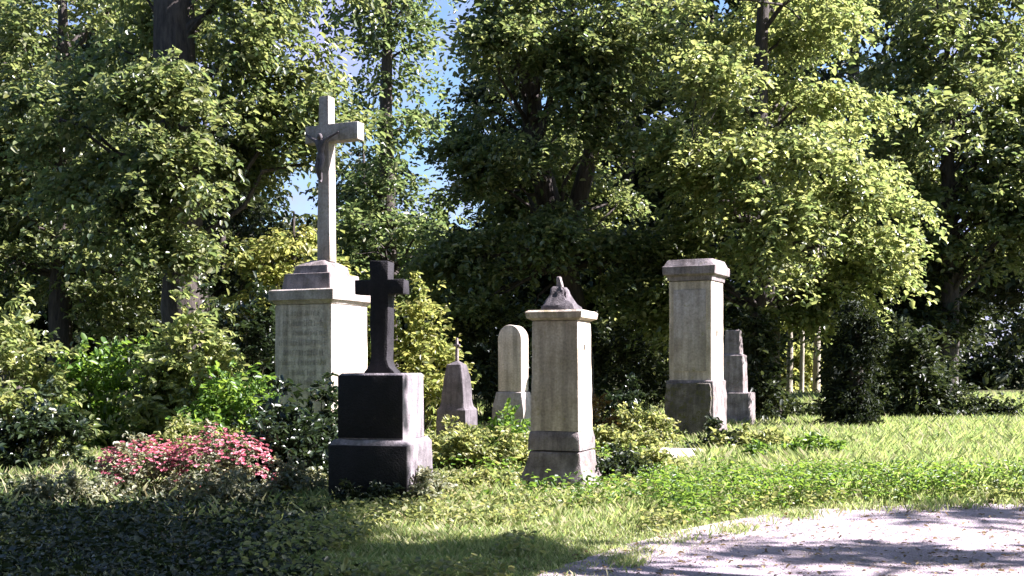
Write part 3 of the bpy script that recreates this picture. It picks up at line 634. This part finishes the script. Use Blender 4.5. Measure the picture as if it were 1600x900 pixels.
sh('shade_strip', 'low dark leafy strip standing in for shade before the thin pale trunks', 1262, 27.5, (1.7, 0.5, 0.5), 70, 0.11, 'wood', 261, cl=0.3)  # dark foliage laid where the ground only lies in shade
sh('shade_strip', 'long low dark leafy strip standing in for shade at the right, behind the lit grass', 1475, 28.0, (2.2, 0.6, 0.8), 90, 0.11, 'wood', 262, cl=0.32)  # carries on the dark band that stands for shaded ground
# flower mounds
sh('flower_mound', 'right mound of pink flowers, nearest the black cross blocks', 345, 12.7, (0.60, 0.45, 0.68), 50, 0.055, 'silver', 221, cat='flowers', cl=0.13, flowers=('pink', 420, 0.033), K=8, Mn=9)
sh('flower_mound', 'left and smaller of the two pink flower mounds', 222, 12.9, (0.5, 0.45, 0.58), 50, 0.055, 'silver', 222, cat='flowers', cl=0.13, flowers=('pink', 420, 0.033), K=8, Mn=9)
sh('bedding_plant', 'russet and yellow leafy plant behind the right pink mound', 372, 14.2, (0.4, 0.3, 0.78), 26, 0.06, 'yellow', 223, cat='plant', cl=0.16)
sh('bedding_plant', 'silvery leaved plant at the right foot of the pink mound', 466, 12.3, (0.34, 0.28, 0.40), 30, 0.06, 'silver', 224, cat='plant', cl=0.13)
sh('bedding_plant', 'low russet and silver edging plants before the right pink mound', 350, 11.7, (0.66, 0.3, 0.30), 46, 0.05, 'silver', 225, cat='plant', cl=0.11)
sh('bedding_plant', 'low silvery edging plants before the left pink mound', 110, 11.8, (0.66, 0.3, 0.30), 46, 0.05, 'silver', 226, cat='plant', cl=0.11)
sh('bedding_plant', 'pale green leafy plant behind the pink mounds', 280, 14.6, (0.5, 0.4, 0.72), 36, 0.07, 'weed', 227, cat='plant', cl=0.18)
# weeds and ivy among the stones
sh('weed_clump', 'tall pale weeds right of the black cross blocks', 715, 14.7, (0.66, 0.4, 0.58), 50, 0.075, 'weed', 231, cat='plant', cl=0.18)
sh('weed_clump', 'sunlit weeds left of the middle stele base', 785, 14.9, (0.55, 0.4, 0.55), 42, 0.075, 'weed', 232, cat='plant', cl=0.17)
sh('weed_clump', 'green nettles in front of the round topped gravestone', 795, 16.5, (0.5, 0.4, 0.75), 40, 0.08, 'fresh', 233, cat='plant', cl=0.18)
sh('weed_clump', 'pale weeds at the foot of the small obelisk', 725, 16.8, (0.5, 0.4, 0.62), 36, 0.08, 'weed', 234, cat='plant', cl=0.18)
sh('weed_clump', 'loose pale weeds behind the middle stele on its right', 970, 17.6, (0.7, 0.4, 0.5), 44, 0.075, 'weed', 235, cat='plant', cl=0.2)
sh('weed_clump', 'reddish tinged plant right of the middle stele shaft', 945, 20.0, (0.4, 0.35, 0.85), 26, 0.08, 'russet', 236, cat='plant', cl=0.2)
sh('weed_clump', 'bright weeds left of the tall capped stele', 1010, 18.6, (0.5, 0.4, 0.85), 40, 0.08, 'weed', 237, cat='plant', cl=0.2)
sh('ivy_clump', 'dark ivy climbing at the right foot of the middle stele', 968, 13.5, (0.42, 0.35, 0.46), 44, 0.07, 'ivy', 241, cat='plant', cl=0.15)
sh('ivy_clump', 'dark ivy at the front right foot of the tall capped stele', 1118, 17.4, (0.5, 0.4, 0.55), 44, 0.08, 'ivy', 242, cat='plant', cl=0.17)
sh('ivy_clump', 'ivy trailing at the front foot of the middle stele', 868, 12.4, (0.38, 0.15, 0.16), 30, 0.05, 'ivy', 243, cat='plant', cl=0.1)
sh('ivy_clump', 'ivy round the front foot of the black cross blocks', 575, 11.2, (0.5, 0.15, 0.22), 30, 0.055, 'ivy', 244, cat='plant', cl=0.12)
sh('weed_clump', 'low sunlit weeds between the black cross blocks and the middle stele', 745, 12.3, (0.5, 0.25, 0.26), 40, 0.06, 'weed', 248, cat='plant', cl=0.13)
sh('weed_clump', 'low bright weeds right of the ivy by the middle stele', 1015, 14.2, (0.45, 0.3, 0.4), 40, 0.07, 'weed', 249, cat='plant', cl=0.15)
sh('weed_clump', 'bushy green weeds in the grass before the columnar evergreen', 1255, 15.5, (0.8, 0.35, 0.42), 60, 0.075, 'fresh', 250, cat='plant', cl=0.17)
sh('weed_clump', 'pale weeds right of the grave slab', 1180, 17.0, (0.6, 0.4, 0.5), 50, 0.08, 'weed', 251, cat='plant', cl=0.17)
sh('weed_clump', 'pale weeds at the right foot of the black cross blocks', 668, 11.5, (0.22, 0.3, 0.34), 26, 0.06, 'silver', 245, cat='plant', cl=0.12)
sh('tall_bush', 'pale leaved bush at the left edge behind the dark glossy bush', 25, 18.0, (1.0, 0.7, 2.5), 80, 0.12, 'maple', 246, cl=0.36)

# ------------------------------------------------------------------ grass and ground cover
rg = np.random.default_rng(9)
def clear_stone(x, y, k=1.0):
    m = np.ones(len(x), bool)
    for sx, sy, r in STONES: m &= (x-sx)**2+(y-sy)**2 > (r*k)**2
    return m
def nz(x, y, s, o=0): return np.array([noise.noise(Vector((a*s+o, b*s, o))) for a, b in zip(x, y)])
n = 760000
u = rg.uniform(0, 1, n); y = 7.0*np.exp(u*math.log(46/7.0)); x = rg.uniform(-0.53, 0.53, n)*y
tuft = 60000                                       # gather blades into tufts
ty = y[:tuft]; tx = x[:tuft]; idx = rg.integers(0, tuft, n); loose = rg.random(n) < 0.3
x = np.where(loose, x, tx[idx]+rg.normal(0, 0.05, n)); y = np.where(loose, y, ty[idx]+rg.normal(0, 0.05, n))
hn = 0.9*nz(tx, ty, 0.55, 3)+0.8*nz(tx, ty, 2.3, 8); hb = hn[idx]
pat = nz(tx, ty, 0.9, 21)[idx]
bed = (x < X(515, 1)*y+(0.8*nz(tx, ty, 0.9)+0.3*nz(tx, ty, 3.0))[idx]) & (y < 17)                  # planted beds at left carry little grass
fr = np.min(np.stack([np.hypot(x-ED[i, 0], y-ED[i, 1]) for i in range(0, len(ED), 4)]), 0)
keep = (~on_path(x, y) | ((fr < 0.6) & (nz(tx, ty, 2.6, 40)[idx] > 0.9*fr-0.12))) & clear_stone(x, y, 0.8) & ~(bed & (rg.random(n) < np.where(y < 13.5, 0.94, 0.8))) & ((pat > -0.25) | (rg.random(n) < 0.35))
right = np.clip((x-1.5)/2.5, 0, 1)*np.clip((y-11)/2, 0, 1)
short = np.clip((11.8-y)/2.5, 0, 1)
h = (0.10+0.10*np.clip(hb+0.3, 0, 1.2)+0.14*right)*(1-0.5*short)*rg.uniform(0.5, 1.4, n)*np.where(y > 28, 1.5, 1)
dE = np.min(np.stack([np.hypot(x-ED[i, 0], y-ED[i, 1]) for i in range(0, len(ED), 4)]), 0); h *= np.clip(0.35+dE*0.8, 0.35, 1)
x, y, h = x[keep], y[keep], h[keep]; n = len(x)
a = rg.uniform(0, 2*math.pi, n); wd = (0.0018+0.00019*y)*rg.uniform(0.7, 1.5, n); ln = h*rg.uniform(0.2, 0.9, n); b = a+rg.normal(0, 0.6, n)+1.57
z0 = np.zeros(n)
p0 = np.stack([x-np.cos(a)*wd, y-np.sin(a)*wd, z0], 1); p1 = np.stack([x+np.cos(a)*wd, y+np.sin(a)*wd, z0], 1)
p2 = np.stack([x+np.cos(b)*ln*0.35+np.cos(a)*wd*0.8, y+np.sin(b)*ln*0.35+np.sin(a)*wd*0.8, h*0.62], 1)
p3 = np.stack([x+np.cos(b)*ln, y+np.sin(b)*ln, h], 1)
Vv = np.stack([p0, p1, p2, p3], 1).reshape(-1, 3)
tag(link('grass', mesh_np('grass', Vv, np.arange(4*n).reshape(-1, 4)), M['grass']), 'sunlit uncut grass between the gravestones and the path', 'grass', kind='stuff')

def cover(name, lb, n, fn, size, mat, z=(0.02, 0.12), aspect=0.75, upn=1.0):
    u = rg.uniform(0, 1, n); y = 7.0*np.exp(u*math.log(34/7.0)); x = rg.uniform(-0.55, 0.55, n)*y
    k = fn(x, y); x, y = x[k], y[k]; m = len(x)
    pos = np.stack([x, y, rg.uniform(*z, m)], 1); d = rg.normal(0, 1, (m, 3)); d[:, 2] *= 0.3
    nr = np.array((0, 0, upn))+rg.normal(0, 0.4, (m, 3))
    Vv, Ff = leaf_arrays(pos, d, nr, size*rg.uniform(0.6, 1.4, m)*(0.7+y*0.025), aspect, rg); Vv[:, 2] = np.maximum(Vv[:, 2], 0.018)
    tag(link(name, mesh_np(name, Vv, Ff), M[mat]), lb, 'ground cover', kind='stuff')
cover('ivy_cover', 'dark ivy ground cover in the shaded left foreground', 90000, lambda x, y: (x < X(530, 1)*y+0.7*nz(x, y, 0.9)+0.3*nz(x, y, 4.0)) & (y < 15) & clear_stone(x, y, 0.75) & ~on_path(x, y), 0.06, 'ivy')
cover('weed_cover', 'small broad leaved weeds growing through the grass', 120000, lambda x, y: (x > X(500, 1)*y+0.8*nz(x, y, 0.9, 3)-0.9*rg.random(len(x))**2) & ~on_path(x, y) & clear_stone(x, y, 0.8) & (nz(x, y, 0.8, 5) > -0.05), 0.055, 'weed', (0.03, 0.2))
def edge_d(x, y): return np.min(np.stack([np.hypot(x-ED[i, 0], y-ED[i, 1]) for i in range(0, len(ED), 4)]), 0)
cover('weed_bank', 'bank of lush green weeds along the far edge of the path', 260000, lambda x, y: (x > 1.5+0.5*nz(x, y, 0.9)) & (y > 10) & (y < 16) & ~on_path(x, y) & clear_stone(x, y, 0.9) & (edge_d(x, y) > 0.12) & (edge_d(x, y) < 1.5+0.6*nz(x, y, 0.6, 71)) & (nz(x, y, 1.6, 44) > -0.3), 0.055, 'fresh', (0.04, 0.40), 0.45)
cover('tall_weed_cover', 'patches of taller green weeds rising through the sunny grass', 60000, lambda x, y: (x > X(640, 1)*y) & ~on_path(x, y) & clear_stone(x, y, 0.9) & (y > 10.8) & (nz(x, y, 0.75, 31)+0.5*nz(x, y, 2.2, 13) > 0.16), 0.06, 'fresh', (0.05, 0.34), 0.5)
cover('leaf_litter', 'dry fallen leaves scattered on path and ground', 12000, lambda x, y: (y < 20) & clear_stone(x, y, 0.8) & (rg.random(len(x)) < 0.6), 0.045, 'litter', (0.018, 0.024), 0.6, 4.0)

n = 22000
y = 7.0+rg.uniform(0, 1, n)**1.5*6; x = rg.uniform(-0.5, 8, n); k = on_path(x, y) & (nz(x, y, 0.8, 60) > -0.25); x, y = x[k], y[k]; n = len(x)
r_ = rg.uniform(0.005, 0.015, n)*rg.uniform(0.6, 1.2, n)
oc = np.array([(1, 0, 0), (0, 1, 0), (-1, 0, 0), (0, -1, 0), (0, 0, 0.7)]); th = rg.uniform(0, 6.3, n); ca, sa = np.cos(th), np.sin(th)
ov = np.stack([oc[None, :, 0]*ca[:, None]-oc[None, :, 1]*sa[:, None]*0.7, oc[None, :, 0]*sa[:, None]+oc[None, :, 1]*ca[:, None]*0.7, np.repeat(oc[None, :, 2], n, 0)], -1)*r_[:, None, None]
ov += np.stack([x, y, np.full(n, 0.012)], 1)[:, None]
fb = (np.arange(n)*5)[:, None]; of = np.concatenate([fb+np.array([[a, (a+1) % 4, 4]]) for a in range(4)], 1).reshape(-1, 3)
tag(link('pebbles', mesh_np('pebbles', ov.reshape(-1, 3), of), M['pale']), 'loose pebbles strewn over the gravel path', 'pebbles', kind='stuff')

# ------------------------------------------------------------------ light, sky, camera
sc = bpy.context.scene
wd = bpy.data.worlds.new('World'); sc.world = wd; wd.use_nodes = True
nt = wd.node_tree; bg = nt.nodes['Background']; sky = nt.nodes.new('ShaderNodeTexSky'); sky.sky_type = 'NISHITA'; sky.sun_disc = False
sky.sun_elevation = SUN_EL; sky.sun_rotation = SUN_AZ; sky.air_density = 1.0; sky.dust_density = 1.0; sky.ozone_density = 4.0
bg.inputs[1].default_value = 0.052
tc = nt.nodes.new('ShaderNodeTexCoord'); cn = nt.nodes.new('ShaderNodeTexNoise'); cn.inputs['Scale'].default_value = 5.5; cn.inputs['Detail'].default_value = 7; cn.inputs['Roughness'].default_value = 0.62
nt.links.new(tc.outputs['Generated'], cn.inputs['Vector'])
cr = ramp(nt.nodes.new, [(0.40, (0, 0, 0)), (0.64, (1, 1, 1))]); nt.links.new(cn.outputs[0], cr.inputs[0])
sx = nt.nodes.new('ShaderNodeSeparateXYZ'); nt.links.new(tc.outputs['Generated'], sx.inputs[0])
ce = nt.nodes.new('ShaderNodeMapRange'); ce.inputs[1].default_value = 0.55; ce.inputs[2].default_value = 0.85; nt.links.new(sx.outputs['Y'], ce.inputs[0])   # cloud bank low in the north
cm = nt.nodes.new('ShaderNodeMath'); cm.operation = 'MULTIPLY'; nt.links.new(cr.outputs[0], cm.inputs[0]); nt.links.new(ce.outputs[0], cm.inputs[1])
mxs = nt.nodes.new('ShaderNodeMixRGB'); mxs.inputs[2].default_value = (2.6, 2.5, 4.6, 1); nt.links.new(cm.outputs[0], mxs.inputs[0])
nt.links.new(sky.outputs[0], mxs.inputs[1]); nt.links.new(mxs.outputs[0], bg.inputs[0])
ld = bpy.data.lights.new('sun', 'SUN'); ld.energy = 5.0; ld.angle = R(0.53); ld.color = (1.0, 0.935, 0.97)
lo = bpy.data.objects.new('sun', ld); C.objects.link(lo); lo.rotation_euler = SUN.to_track_quat('Z', 'Y').to_euler()
cd = bpy.data.cameras.new('camera'); cd.sensor_width = 36; cd.lens = F/1600*36; cd.shift_y = (HY-450)/1600; cd.clip_end = 2000; cd.clip_start = 0.05
co = bpy.data.objects.new('camera', cd); C.objects.link(co); co.location = (0, 0, CAMZ); co.rotation_euler = (R(90), 0, 0); sc.camera = co
sc.view_settings.view_transform = 'Standard'; sc.view_settings.look = 'None'; sc.view_settings.exposure = 2.4; sc.view_settings.gamma = 1
